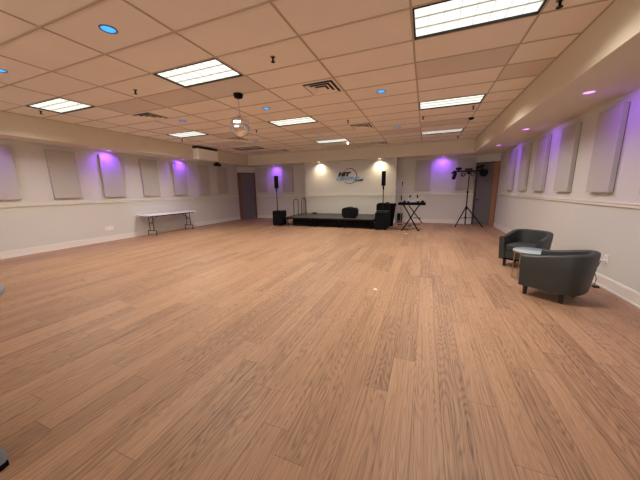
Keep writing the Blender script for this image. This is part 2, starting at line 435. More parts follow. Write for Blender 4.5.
for x, l in [(-4.62, 'left'), (-1.87, 'right')]:
    t = downlight('warm_downlight', 'small warm white spotlight over the %s side of the stage wall' % l, (x, 11.60, ZS), M_['warm'], M_['white'], .075, 'warm stage wall spotlights')
    s = lamp('SPOT', 'bulb_light', t, (0, 0, -.02), 62, (1, .84, .58), spot_size=R(135), spot_blend=.9, shadow_soft_size=.05)
    s.rotation_euler = (R(12), 0, 0)
t = thing('bare_bulb', 'tiny glowing white lamp on the ceiling just behind the small far middle light', 'light bulb', (cellx(0) + TX * .88, celly(13) + .2, ZC))
b = B(); lathe(b, [(0, -.07), (.03, -.055), (.035, -.03), (.02, 0)], 16); obj('bulb', b, M_['warm'], t, smooth=True)

# square air diffusers
def diffuser(x, y, label):
    t = thing('air_vent', label, 'air vent', (x, y, ZC), 0, 'square ceiling air vents')
    def ring(b, s0, s1, z0, z1):
        v = []
        for s, z in ((s0, z0), (s1, z1)):
            v.append([b.verts.new((sx * s, sy * s, z)) for sx, sy in ((-1, -1), (1, -1), (1, 1), (-1, 1))])
        for k in range(4): b.faces.new((v[0][k], v[0][(k + 1) % 4], v[1][(k + 1) % 4], v[1][k]))
    b = B(); bx(b, (0, 0, -.004), (.56, .56, .006)); obj('backing', b, M_['dark'], t)
    b = B(); ring(b, .295, .285, 0, -.012); ring(b, .285, .262, -.012, -.012); obj('frame', b, M_['tile'], t)
    b = B(); ring(b, .165, .228, -.001, -.030); ring(b, .228, .231, -.030, -.027); obj('vane', b, M_['tile'], t)
    b = B(); ring(b, .095, .150, -.001, -.032); ring(b, .150, .153, -.032, -.029); obj('vane', b, M_['tile'], t)
    b = B(); bx(b, (0, 0, -.034), (.17, .17, .004)); obj('centre_plate', b, M_['tile'], t)
VX = cellx(2) - .305; VX2 = cellx(-2) + .305
for x, j, l in [(VX, 4, 'square ceiling air vent nearest the camera, above the middle of the room'), (VX2, 4, 'square ceiling air vent on the left between two left-column ceiling lights'),
                (VX, 9, 'square ceiling air vent beside the middle ceiling lights, halfway to the stage'), (VX2, 9, 'square ceiling air vent behind the mirror ball'),
                (VX, 14, 'farthest square ceiling air vent above the right half of the stage'), (VX2, 14, 'farthest square ceiling air vent near the left speaker column')]:
    diffuser(x, celly(j) + TY / 2, l)

# sprinklers
sp = None
for x, y, l in [(-7.68, 3.38, 'beside the near left ceiling light'), (-7.71, 6.94, 'below the second left ceiling light'), (.87, 6.92, 'just behind the second right ceiling light'),
                (-.15, 7.36, 'in front of the dark tile in the right column'), (.93, 10.52, 'behind the far right ceiling light'), (-4.73, 3.40, 'between the two nearest left ceiling lights'),
                (-1.97, 3.36, 'right of the near middle ceiling light'), (-4.66, 6.83, 'just right of the mirror ball'), (-1.94, 6.93, 'left of the halfway air vent'), (1.09, 3.51, 'at the right end of the largest ceiling light')]:
    if sp is None:
        sp = thing('sprinkler', 'x', 'sprinkler', (x, y, ZC + .003), 0, 'ceiling sprinklers')
        b = B(); lathe(b, [(0, -.006), (.034, -.006), (.034, 0), (0, 0)], 20); obj('escutcheon', b, M_['brown'], sp, smooth=True)
        b = B(); lathe(b, [(0, -.06), (.012, -.06), (.014, -.005), (0, -.005)], 12); lathe(b, [(0, -.066), (.028, -.066), (.028, -.06), (0, -.06)], 16); obj('head', b, M_['blackmetal'], sp, smooth=True)
        s = sp
    else: s = dup(sp, (x, y, ZC + .003))
    s['label'] = 'small dark sprinkler head ' + l
t = thing('smoke_detector', 'small black detector on a dark ceiling tile between the right ceiling lights', 'detector', (.98, 8.0, ZC - .002))
b = B(); lathe(b, [(0, -.04), (.05, -.04), (.065, -.012), (.065, 0), (0, 0)], 24); obj('body', b, M_['black'], t, smooth=True)
b = B(); lathe(b, [(0, -.05), (.02, -.05), (.025, -.04), (0, -.04)], 16); obj('sensor', b, M_['dark'], t, smooth=True)

# mirror ball
t = thing('mirror_ball', 'mirrored disco ball hanging from a black motor under the ceiling', 'disco ball', (-3.26, 4.27, ZC))
b = B(); lathe(b, [(0, -.075), (.045, -.075), (.075, -.06), (.085, -.02), (.085, 0), (0, 0)], 28); obj('motor', b, M_['black'], t, smooth=True)
b = B(); tube(b, [(0, 0, -.07), (0, 0, -.36)], .005); obj('chain', b, M_['steel'], t)
b = B(); cyl(b, (0, 0, -.375), .03, .02, .03, 16); obj('cap', b, M_['steel'], t, smooth=True)
b = B()
RB, ZB = .185, -.55
nl = 22
for a in range(nl):
    p0, p1 = -PI / 2 + PI * a / nl, -PI / 2 + PI * (a + 1) / nl; pm = (p0 + p1) / 2
    m_ = max(4, int(2 * nl * math.cos(pm)))
    for k in range(m_):
        q0, q1 = 2 * PI * k / m_, 2 * PI * (k + 1) / m_; e = .04 * (q1 - q0)
        f = []
        for p, q in ((p0, q0 + e), (p0, q1 - e), (p1, q1 - e), (p1, q0 + e)):
            f.append(b.verts.new((RB * math.cos(p) * math.cos(q), RB * math.cos(p) * math.sin(q), ZB + RB * math.sin(p))))
        try: b.faces.new(f)
        except ValueError: pass
obj('mirror_tiles', b, M_['mirror'], t)
b = B(); bmesh.ops.create_uvsphere(b, u_segments=32, v_segments=20, radius=RB - .004, matrix=Matrix.Translation((0, 0, ZB))); obj('core', b, M_['brown'], t, smooth=True)

# ------------------------------------------------------------------ wall fittings
t = thing('air_conditioner', 'white wall air conditioner unit mounted on the left soffit face', 'air conditioner', (SXL, 8.48, 2.98))
b = B(); bx(b, (.14, 0, -.06), (.27, 1.06, .38), bevel=.03); obj('body', b, M_['acbody'], t, smooth=True)
b = B()
bx(b, (.135, 0, .15), (.25, 1.04, .12))
for k in range(9): bx(b, (.04 + k * .02, 0, .198), (.006, .98, .01))
obj('intake_grille', b, M_['dark'], t)
b = B(); bx(b, (.21, 0, -.245), (.09, .86, .02), rot=Matrix.Rotation(R(20), 3, 'Y')); obj('outlet_flap', b, M_['white'], t)
t = thing('dome_camera', 'black camera under the left soffit just past the air conditioner', 'camera', (-8.62, 9.50, ZS))
b = B(); lathe(b, [(0, -.03), (.07, -.03), (.075, 0), (0, 0)], 20); obj('mount', b, M_['black'], t, smooth=True)
b = B(); bx(b, (0, 0, -.10), (.16, .30, .13), bevel=.03); obj('housing', b, M_['black'], t, smooth=True)
b = B(); cyl(b, (.07, 0, -.10), .045, .045, .04, 18, Matrix.Rotation(R(90), 3, 'Y')); obj('lens', b, M_['dark'], t, smooth=True)

def outlet(loc, a, w, label, plug=False):
    t = thing('wall_outlet', label, 'wall outlet', loc, a)              # local -y faces the room
    b = B(); bx(b, (0, -.004, 0), (w, .008, .13), bevel=.003); obj('cover_plate', b, M_['white'], t)
    for dx in ((-.06, .06) if w > .15 else (0,)):
        for dz in (-.026, .026):
            b = B(); bx(b, (dx, -.0095, dz), (.034, .004, .03), bevel=.0015); obj('socket', b, M_['trim'], t)
    if plug:
        b = B(); bx(b, (0, -.035, -.026), (.035, .05, .03), bevel=.005); obj('plug', b, M_['white'], t)
outlet((XL, 5.15, .40), R(90), .24, 'white double outlet plate low on the left wall, left of the folding table')
outlet((XR, 5.04, .42), R(-90), .09, 'white outlet on the right wall behind the nearer armchair', True)
b = B(); tube(b, [(XR - .06, 5.04, .39), (XR - .07, 5.06, .30), (XR - .09, 5.08, .2), (XR - .07, 5.04, .10), (XR - .10, 5.00, .03), (XR - .14, 4.94, .010), (XR - .2, 4.97, .008)], .005)
bx(b, (XR - .12, 4.92, .016), (.07, .05, .03), bevel=.006)
tag(obj('power_cord', b, M_['cable'], smooth=True), 'black power cord hanging from the right wall outlet to the floor', 'cord')

# ------------------------------------------------------------------ logo on the stage wall
def text_mesh(txt, size, m, x, z, width, parent, name, off=.0, y=SWY - .01, shear=.28):
    cu = bpy.data.curves.new(name, 'FONT'); cu.body = txt; cu.size = size; cu.extrude = .008; cu.shear = shear; cu.offset = off
    cu.align_x = 'CENTER'; cu.align_y = 'CENTER'
    to = bpy.data.objects.new(name, cu); C.objects.link(to)
    dg = bpy.context.evaluated_depsgraph_get(); me = bpy.data.meshes.new_from_object(to.evaluated_get(dg))
    bpy.data.objects.remove(to)
    xs = [v.co.x for v in me.vertices]; ys = [v.co.y for v in me.vertices]
    s = width / (max(xs) - min(xs)); sy = size / (max(ys) - min(ys)); cx = (max(xs) + min(xs)) / 2; cy = (max(ys) + min(ys)) / 2
    for v in me.vertices: v.co = Vector(((v.co.x - cx) * s, -v.co.z, (v.co.y - cy) * sy))
    me.materials.clear(); me.materials.append(m)
    o = bpy.data.objects.new(name, me); C.objects.link(o); o.parent = parent; o.location = (x, y, z)
    return o
t = thing('wall_logo', 'HIT CENTRAL .COM logo with a black ring on the stage wall', 'logo', (-3.22, 0, 2.07))
text_mesh('HIT', .20, M_['logo_black'], -.24, .09, .62, t, 'word_hit', .02)
text_mesh('CENTRAL', .155, M_['logo_blue'], -.06, -.105, 1.12, t, 'word_central', .008, y=SWY - .018)
text_mesh('.COM', .10, M_['logo_black'], .46, -.185, .36, t, 'word_com', .012)
b = B()
pts = []; N_ = 60
for k in range(N_ + 1):
    a = R(-140 + 285 * k / N_); wd = .012 + .022 * math.sin(PI * k / N_)
    pts.append(((.335 + wd / 2) * math.cos(a), (.335 + wd / 2) * math.sin(a), (.335 - wd / 2) * math.cos(a), (.335 - wd / 2) * math.sin(a)))
prev = None
for p in pts:
    q = [b.verts.new((p[0], SWY - .001, p[1])), b.verts.new((p[2], SWY - .001, p[3])), b.verts.new((p[2], SWY - .010, p[3])), b.verts.new((p[0], SWY - .010, p[1]))]
    if prev:
        for k in range(4): b.faces.new((prev[k], prev[(k + 1) % 4], q[(k + 1) % 4], q[k]))
    else: b.faces.new(q)
    prev = q
b.faces.new(prev[::-1]); obj('ring', b, M_['logo_black'], t)

# ------------------------------------------------------------------ stage
SX0, SX1, SY0, SY1, SH = -5.49, -1.73, 9.76, 11.74, .375
t = thing('stage', 'low black portable stage against the back wall', 'stage', ((SX0 + SX1) / 2, (SY0 + SY1) / 2, 0))
hw, hd = (SX1 - SX0) / 2, (SY1 - SY0) / 2
for k in range(3):
    x0 = -hw + k * 2 * hw / 3; x1 = x0 + 2 * hw / 3
    b = B(); bx(b, ((x0 + x1) / 2, 0, SH - .012), (x1 - x0 - .004, 2 * hd, .024), bevel=.003); d = obj('deck_panel', b, M_['deck'], t)
    b = B()
    for s in (-1, 1):
        bx(b, ((x0 + x1) / 2, s * (hd - .012), SH - .052), (x1 - x0 - .006, .024, .055)); bx(b, ((x0 + x1) / 2 + s * ((x1 - x0) / 2 - .015), 0, SH - .052), (.024, 2 * hd - .05, .055))
    obj('edge_frame', b, M_['blackmetal'], d)
    for lx in (x0 + .10, x1 - .10):
        for ly in (-hd + .08, hd - .08):
            b = B(); tube(b, [(lx, ly, 0), (lx, ly, SH - .075)], .02, 10); bx(b, (lx, ly, .008), (.06, .06, .016)); obj('leg', b, M_['blackmetal'], t)
    b = B()
    tube(b, [(x0 + .10, -hd + .08, .06), (x1 - .10, -hd + .08, .06)], .012); tube(b, [(x0 + .10, -hd + .08, .08), (x0 + .10, hd - .08, .28)], .01); tube(b, [(x1 - .10, -hd + .08, .28), (x1 - .10, hd - .08, .08)], .01)
    obj('brace', b, M_['blackmetal'], t)
b = B()
ns = 120; prev = None
for k in range(ns + 1):
    x = -hw + .30 + (2 * hw - .32) * k / ns; y = -hd + .16 + .018 * math.sin(k * 1.3)
    q = [b.verts.new((x, y, .012)), b.verts.new((x, y, SH - .075))]
    if prev: b.faces.new((prev[0], q[0], q[1], prev[1]))
    prev = q
sk = obj('skirt', b, M_['skirt'], t, smooth=True); md = sk.modifiers.new('thick', 'SOLIDIFY'); md.thickness = .006  # dark sheet standing in for the shade under the deck

def u_rail(y0, y1, ztop, label):
    t = thing('stage_handrail', label, 'handrail', (SX0 + .21, (y0 + y1) / 2, SH), 0, 'stage handrails')
    h = (y1 - y0) / 2; r = h * .8; top = ztop - SH
    pts = [(0, -h, 0), (0, -h, top - r)] + [(0, -h + r - r * math.cos(R(a)), top - r + r * math.sin(R(a))) for a in range(10, 91, 10)]
    pts += [(0, h - r + r * math.sin(R(a)), top - r + r * math.cos(R(a))) for a in range(0, 81, 10)] + [(0, h, top - r), (0, h, 0)]
    b = B(); tube(b, pts, .017, 10); obj('bent_tube', b, M_['rail'], t, smooth=True)
    for y in (-h, h):
        b = B(); bx(b, (0, y, .02), (.05, .05, .04), bevel=.004); obj('clamp', b, M_['black'], t)
u_rail(10.22, 10.66, 1.10, 'left arched handrail on the left edge of the stage')
u_rail(11.00, 11.50, 1.11, 'right arched handrail on the left edge of the stage, nearer the wall')

t = thing('foot_pedal', 'small black pedal lying at the rear of the stage deck', 'pedal', (-4.82, 11.45, SH))
b = B(); bx(b, (0, 0, .03), (.22, .14, .05), bevel=.015); obj('housing', b, M_['black'], t)
b = B(); bx(b, (0, -.01, .058), (.16, .09, .012), bevel=.003); obj('treadle', b, M_['grille'], t)

# box-shaped speaker on the stage (cut corners, like the photo's silhouette)
t = thing('stage_monitor', 'black rounded speaker standing on the front of the stage deck', 'speaker', (-2.72, 10.08, SH))
def extrude_profile(b, prof, y0, y1):
    f = [b.verts.new((x, y0, z)) for x, z in prof]; g = [b.verts.new((x, y1, z)) for x, z in prof]
    b.faces.new(f); b.faces.new(g[::-1])
    for k in range(len(prof)): b.faces.new((f[k], g[k], g[(k + 1) % len(prof)], f[(k + 1) % len(prof)]))
def rr(w, h, cb, ct, n=5):
    """outline with cut bottom corners (cb) and rounded top corners (ct)"""
    p = [(-w / 2 + cb, 0), (w / 2 - cb, 0), (w / 2, cb * 1.5)]
    p += [(w / 2 - ct + ct * math.cos(R(90 * k / n)), h - ct + ct * math.sin(R(90 * k / n))) for k in range(n + 1)]
    p += [(-w / 2 + ct - ct * math.sin(R(90 * k / n)), h - ct + ct * math.cos(R(90 * k / n))) for k in range(n + 1)]
    return p + [(-w / 2, cb * 1.5)]
b = B(); extrude_profile(b, rr(.60, .40, .085, .10), -.17, .17); o = obj('cabinet', b, M_['black'], t); md = o.modifiers.new('b', 'BEVEL'); md.width = .01; md.segments = 2
b = B(); extrude_profile(b, [(x * .9, z * .86 + .035) for x, z in rr(.60, .40, .08, .10)], -.182, -.168); obj('grille', b, M_['grille'], t)
b = B(); tube(b, [(-.12, 0, .40), (-.10, 0, .425), (.10, 0, .425), (.12, 0, .40)], .012); obj('handle', b, M_['black'], t, smooth=True)

# column speaker systems
def column(x, y, label, top, px):
    s = thing('subwoofer', label, 'speaker', (x, y, 0), 0, 'black column speaker systems')
    b = B(); bx(b, (0, 0, .335), (.43, .44, .60), bevel=.012); obj('cabinet', b, M_['black'], s)
    b = B(); bx(b, (0, -.224, .32), (.38, .012, .50), bevel=.004); obj('grille', b, M_['grille'], s)
    for sx in (-.17, .17):
        for sy in (-.17, .17):
            b = B(); cyl(b, (sx, sy, 0), .022, .026, .037, 14); obj('foot', b, M_['black'], s)
    b = B(); tube(b, [(px, 0, .634), (px, 0, top - .52)], .0175, 12); cyl(b, (px, 0, top - .64), .03, .03, .10, 14); obj('pole', b, M_['blackmetal'], s, smooth=True)
    b = B(); bx(b, (px, 0, top - .26), (.13, .14, .52), bevel=.012); c = obj('column_speaker', b, M_['black'], s)
    b = B(); bx(b, (px, -.072, top - .26), (.11, .008, .49), bevel=.003); obj('column_grille', b, M_['grille'], c)
    return s
column(-5.78, 9.84, 'black subwoofer with column speaker on a pole, left of the stage', 2.09, -.09)
column(-1.45, 9.86, 'black subwoofer with column speaker on a pole, right of the stage', 2.11, .03)

# black padded case and tapered bin behind the right speaker
t = thing('equipment_case', 'tall black padded equipment case standing right behind the right subwoofer', 'case', (-1.475, 10.42, 0))
b = B(); extrude_profile(b, rr(.49, .95, .02, .09), -.20, .20); o = obj('case_body', b, M_['black'], t); md = o.modifiers.new('b', 'BEVEL'); md.width = .012; md.segments = 2
b = B(); tube(b, [(.08, 0, .925), (.10, 0, .97), (.19, 0, .97), (.21, 0, .92)], .014); obj('handle', b, M_['black'], t, smooth=True)
b = B(); bx(b, (0, -.204, .66), (.49, .008, .03)); obj('strap', b, M_['grey'], t)
t = thing('waste_bin', 'black tapered bin beside the tall black case, right of the stage', 'bin', (-1.24, 10.87, 0))
b = B()
r0, r1 = .10, .185
prof = [(0, .0), (r0, .0), (r1, .86), (r1 + .012, .86), (r1 + .012, .90), (r1 - .012, .90), (r0 - .01, .02), (0, .02)]
lathe(b, prof, 36); obj('bin_body', b, M_['black'], t, smooth=True)
b = B(); lathe(b, [(r1 - .015, .84), (r1 - .005, .905), (r1 + .016, .905), (r1 + .020, .82)], 36); o = obj('liner_bag', b, M_['skirt'], t, smooth=True)

t = thing('amplifier_box', 'small grey box standing on the floor against the wall behind the keyboard table', 'box', (-.98, 11.93, 0))
b = B(); bx(b, (0, 0, .225), (.22, .22, .43), bevel=.01); obj('cabinet', b, M_['grey'], t)
b = B(); bx(b, (0, -.112, .27), (.17, .008, .28)); obj('grille', b, M_['black'], t)

# microphone stand
t = thing('microphone_stand', 'thin microphone stand beside the corner of the stage wall', 'microphone stand', (-.90, 11.35, 0))
b = B(); lathe(b, [(0, .0), (.13, .0), (.13, .012), (.03, .03), (0, .03)], 30); obj('round_base', b, M_['blackmetal'], t, smooth=True)
b = B(); tube(b, [(0, 0, .02), (0, 0, 1.05)], .011); obj('lower_tube', b, M_['steel'], t, smooth=True)
b = B(); tube(b, [(0, 0, 1.02), (0, 0, 1.22)], .022, 12); obj('clutch', b, M_['black'], t, smooth=True)
b = B(); tube(b, [(0, 0, 1.18), (.02, 0, 1.62)], .008); obj('upper_tube', b, M_['steel'], t, smooth=True)
b = B(); tube(b, [(.02, 0, 1.58), (.022, -.01, 1.70)], .016, 12); bmesh.ops.create_uvsphere(b, u_segments=14, v_segments=10, radius=.028, matrix=Matrix.Translation((.022, -.01, 1.725))); obj('microphone', b, M_['grille'], t, smooth=True)

# keyboard stand and the black slab on it
t = thing('keyboard_stand', 'black X-shaped folding stand under the black keyboard', 'stand', (-.42, 9.92, 0))
zt = .885
def xf(y, name):
    b = B(); bx(b, (-.01, y, .47), (.042, .03, .97), rot=Matrix.Rotation(math.atan2(.50, zt - .02), 3, 'Y')); o1 = obj(name, b, M_['blackmetal'], t)
    b = B(); bx(b, (-.01, y + .032, .47), (.042, .03, .97), rot=Matrix.Rotation(-math.atan2(.50, zt - .02), 3, 'Y')); obj(name, b, M_['blackmetal'], t)
xf(-.14, 'leg')
b = B(); cyl(b, (-.01, -.16, .47), .035, .035, .06, 18, Matrix.Rotation(R(-90), 3, 'X')); obj('pivot_bolt', b, M_['blackmetal'], t)
for sx in (-1, 1):
    b = B(); bx(b, (-.01 + sx * .265, .03, zt + .005), (.04, .42, .03), bevel=.004); obj('support_arm', b, M_['black'], t)
for sx, yy in ((-1, -.16), (1, -.13)):
    b = B(); bx(b, (-.01 + sx * .275, -.125, .018), (.07, .10, .036), bevel=.006); obj('rubber_foot', b, M_['black'], t)
b = B(); tube(b, [(-.10, .18, zt - .02), (.36, 2.06, .03)], .02, 10); obj('rear_strut', b, M_['blackmetal'], t)
b = B(); tube(b, [(-.03, 1.9, .25), (.31, 1.9, .25)], .012, 8); tube(b, [(.14, 1.92, .25), (.302, 1.9, .22)], .012, 8); obj('cross_bar', b, M_['blackmetal'], t)
t = thing('keyboard', 'flat black keyboard slab lying across the X-shaped stand', 'keyboard', (-.42, 9.94, .908))
b = B(); bx(b, (0, 0, .045), (.92, .34, .09), bevel=.014); obj('case', b, M_['black'], t)
b = B(); bx(b, (0, .04, .092), (.82, .2, .006)); obj('control_panel', b, M_['grille'], t)
TZ = 1.001
def goose(x, lean, label):
    t = thing('gooseneck_lamp', label, 'lamp', (x, 9.99, TZ), 0, 'gooseneck lamps on the keyboard')
    b = B(); bx(b, (0, 0, .02), (.07, .06, .04), bevel=.006); obj('base', b, M_['black'], t)
    b = B(); tube(b, [(0, 0, .04), (lean * .2, 0, .11), (lean * .6, 0, .17), (lean, -.01, .19)], .012); obj('neck', b, M_['white'], t, smooth=True)
    b = B(); tube(b, [(lean * .8, 0, .16), (lean * 1.6, -.03, .25)], .024, 10); obj('head', b, M_['black'], t, smooth=True)
goose(-.55, .05, 'left bent-neck lamp with black head on the keyboard')
goose(-.22, -.02, 'right bent-neck lamp with black head on the keyboard')
t = thing('laptop', 'pale lilac laptop standing open on the keyboard between the gooseneck lamps', 'laptop', (-.385, 10.00, TZ))
b = B(); bx(b, (0, 0, .008), (.24, .12, .014), bevel=.003); obj('base', b, M_['lilac'], t)
b = B(); bx(b, (0, .055, .05), (.24, .008, .08), rot=Matrix.Rotation(R(-12), 3, 'X'), bevel=.002); obj('lid', b, M_['lilac'], t)
for x, w, h, l, mm in [(-.66, .09, .05, 'small black box at the left end of the keyboard', 'black'), (-.605, .025, .04, 'small white item near the left gooseneck lamp', 'white'), (-.07, .10, .055, 'small black box at the right end of the keyboard', 'black')]:
    t = thing('gadget', l, 'gadget', (x, 9.91, TZ))
    b = B(); bx(b, (0, 0, h / 2), (w, .08, h), bevel=.006); obj('housing', b, M_[mm], t)
    b = B(); cyl(b, (0, 0, h), w * .22, w * .2, .012, 14); obj('knob', b, M_['black'], t)

# cables on the floor round the stand
def cable(pts, label, m='cable', r=.008):
    sm = []
    for k in range(len(pts) - 1):
        p0, p1, p2, p3 = (Vector(pts[max(0, min(len(pts) - 1, k + d))]) for d in (-1, 0, 1, 2))
        for s in range(6):
            u = s / 6; sm.append(.5 * ((2 * p1) + (p2 - p0) * u + (2 * p0 - 5 * p1 + 4 * p2 - p3) * u * u + (3 * p1 - p0 - 3 * p2 + p3) * u ** 3))
    sm.append(Vector(pts[-1]))
    b = B(); tube(b, [(p.x, p.y, r) for p in sm], r, 8); tag(obj('cable', b, M_[m], smooth=True), label, 'cable', None)
cable([(-.84, 11.86, 0), (-.62, 11.72, 0), (-.55, 11.5, 0), (-.40, 11.62, 0), (-.2, 11.4, 0), (-.12, 11.65, 0)], 'black cable on the floor running right from the small grey box by the wall')
cable([(-.98, 10.2, 0), (-.85, 10.02, 0), (-.70, 10.25, 0), (-.45, 10.16, 0), (-.35, 10.34, 0), (-.05, 10.22, 0)], 'black cable snaking on the floor from the bin under the keyboard stand')
cable([(-.95, 10.55, 0), (-.8, 10.75, 0), (-.62, 10.6, 0), (-.45, 10.85, 0), (-.62, 11.1, 0), (-.42, 11.2, 0)], 'black cable curling on the floor in front of the microphone stand', r=.008)
cable([(-.68, 9.93, 0), (-.56, 9.86, 0), (-.50, 9.93, 0), (-.58, 10.0, 0), (-.66, 9.95, 0)], 'dark red coiled cable on the floor between the front legs of the keyboard stand', 'redcable', .011)

# ------------------------------------------------------------------ stage light tripod
LX, LY = 1.52, 11.62
t = thing('light_stand', 'tall black tripod stand with a T-bar of stage lights by the right corner door', 'light stand', (LX, LY, 0))
zb = 2.10
b = B(); tube(b, [(0, 0, .31), (0, 0, 1.35)], .022, 12); obj('lower_pole', b, M_['blackmetal'], t, smooth=True)
b = B(); tube(b, [(0, 0, 1.3), (-.0, 0, zb + .02)], .016, 12); obj('upper_pole', b, M_['blackmetal'], t, smooth=True)
b = B(); cyl(b, (0, 0, .66), .04, .04, .10, 16); cyl(b, (0, 0, 1.28), .032, .032, .08, 14); cyl(b, (0, 0, .30), .035, .035, .06, 14); obj('collar', b, M_['black'], t, smooth=True)
feet = [(-.38, -.42), (.56, -.28), (.07, .50)]
for fx, fy in feet:
    b = B(); tube(b, [(fx * .06, fy * .06, .72), (fx * .97, fy * .97, .04)], .021, 10); l = obj('leg', b, M_['blackmetal'], t, smooth=True)
    b = B(); tube(b, [(fx * .94, fy * .94, .05), (fx * 1.0, fy * 1.0, .012)], .022, 10); obj('rubber_foot', b, M_['black'], l, smooth=True)
    b = B(); tube(b, [(fx * .05, fy * .05, .325), (fx * .56, fy * .56, .335)], .010, 8); obj('brace', b, M_['blackmetal'], t, smooth=True)
b = B(); bx(b, (-.03, 0, zb), (1.06, .05, .06), bevel=.006); obj('cross_bar', b, M_['blackmetal'], t)
b = B(); bx(b, (-.03, 0, zb + .07), (.24, .1, .06), bevel=.01); bx(b, (-.03, 0, zb - .06), (.10, .07, .1), bevel=.008); obj('control_box', b, M_['black'], t)
# hanging fixtures: par can, two round lights, moving head
def par(x, z, r, face, name='round_lamp', d=.12):
    b = B(); cyl(b, (x, d / 2, z), r, r, d, 22, Matrix.Rotation(R(90), 3, 'X')); o = obj(name, b, M_['black'], t, smooth=True)
    b = B(); cyl(b, (x, -d / 2 + .002, z), r * .62, r * .62, .006, 20, Matrix.Rotation(R(90), 3, 'X')); obj('lamp_glass', b, M_[face], o)
    b = B(); tube(b, [(x - r, 0, z), (x - r, 0, zb - .03)], .007); tube(b, [(x + r, 0, z), (x + r, 0, zb - .03)], .007); obj('yoke', b, M_['blackmetal'], o)
par(-.20, zb - .125, .078, 'lampglass'); par(.115, zb - .115, .078, 'lampglass')
b = B(); bx(b, (-.505, -.02, zb - .17), (.12, .16, .26), rot=Matrix.Rotation(R(14), 3, 'Y'), bevel=.02); bx(b, (-.535, -.02, zb - .05), (.16, .09, .06), bevel=.01); obj('flood_lamp', b, M_['black'], t)
b = B(); bx(b, (-.37, 0, zb + .10), (.20, .12, .09), bevel=.02); cyl(b, (-.37, 0, zb + .02), .03, .03, .05, 12); obj('small_lamp', b, M_['black'], t)
b = B(); cyl(b, (.46, .1, zb - .09), .13, .13, .22, 24, Matrix.Rotation(R(90), 3, 'X')); bx(b, (.46, 0, zb - .02), (.24, .16, .12), bevel=.02); o = obj('large_lamp', b, M_['black'], t, smooth=True)
b = B(); cyl(b, (.46, -.118, zb - .09), .08, .08, .006, 22, Matrix.Rotation(R(90), 3, 'X')); obj('lamp_glass', b, M_['grille'], o)
b = B(); bx(b, (.33, 0, zb + .14), (.26, .14, .10), rot=Matrix.Rotation(R(-22), 3, 'Y'), bevel=.02); bx(b, (.40, 0, zb + .06), (.06, .06, .1)); obj('top_lamp', b, M_['black'], t)

# ------------------------------------------------------------------ white folding table at the left wall
TXA, TXB, TYA, TYB, TH = -9.14, -8.55, 6.0, 8.02, .735
t = thing('folding_table', 'long white folding table standing against the left wall', 'table', ((TXA + TXB) / 2, (TYA + TYB) / 2, 0))
hx, hy = (TXB - TXA) / 2, (TYB - TYA) / 2
b = B(); bx(b, (0, 0, TH - .02), (2 * hx, 2 * hy, .04), bevel=.012); obj('tabletop', b, M_['tabletop'], t, smooth=True)
b = B()
for s in (-1, 1): bx(b, (s * (hx - .05), 0, TH - .055), (.02, 2 * hy - .2, .03))
obj('apron_frame', b, M_['tableleg'], t)
for s in (-1, 1):
    y = .83 if s > 0 else -.73; r = .0125
    b = B()
    for q in (-1, 1):
        tube(b, [(q * .10, y, TH - .05), (q * .10, y, .17)], r)
        tube(b, [(q * .20, y, .17), (q * .20, y, .012)], r)
    tube(b, [(-.20, y, .17), (.20, y, .17)], r); tube(b, [(-.26, y, TH - .05), (.26, y, TH - .05)], r)
    l = obj('leg_frame', b, M_['tableleg'], t, smooth=True)
    for q in (-1, 1):
        b = B(); cyl(b, (q * .20, y, 0), .018, .016, .025, 12); obj('foot_cap', b, M_['black'], l)
    b = B(); tube(b, [(0, y, TH - .30), (0, y - s * .30, TH - .05)], .009); tube(b, [(-.10, y, TH - .30), (.10, y, TH - .30)], .009); obj('brace', b, M_['tableleg'], t, smooth=True)

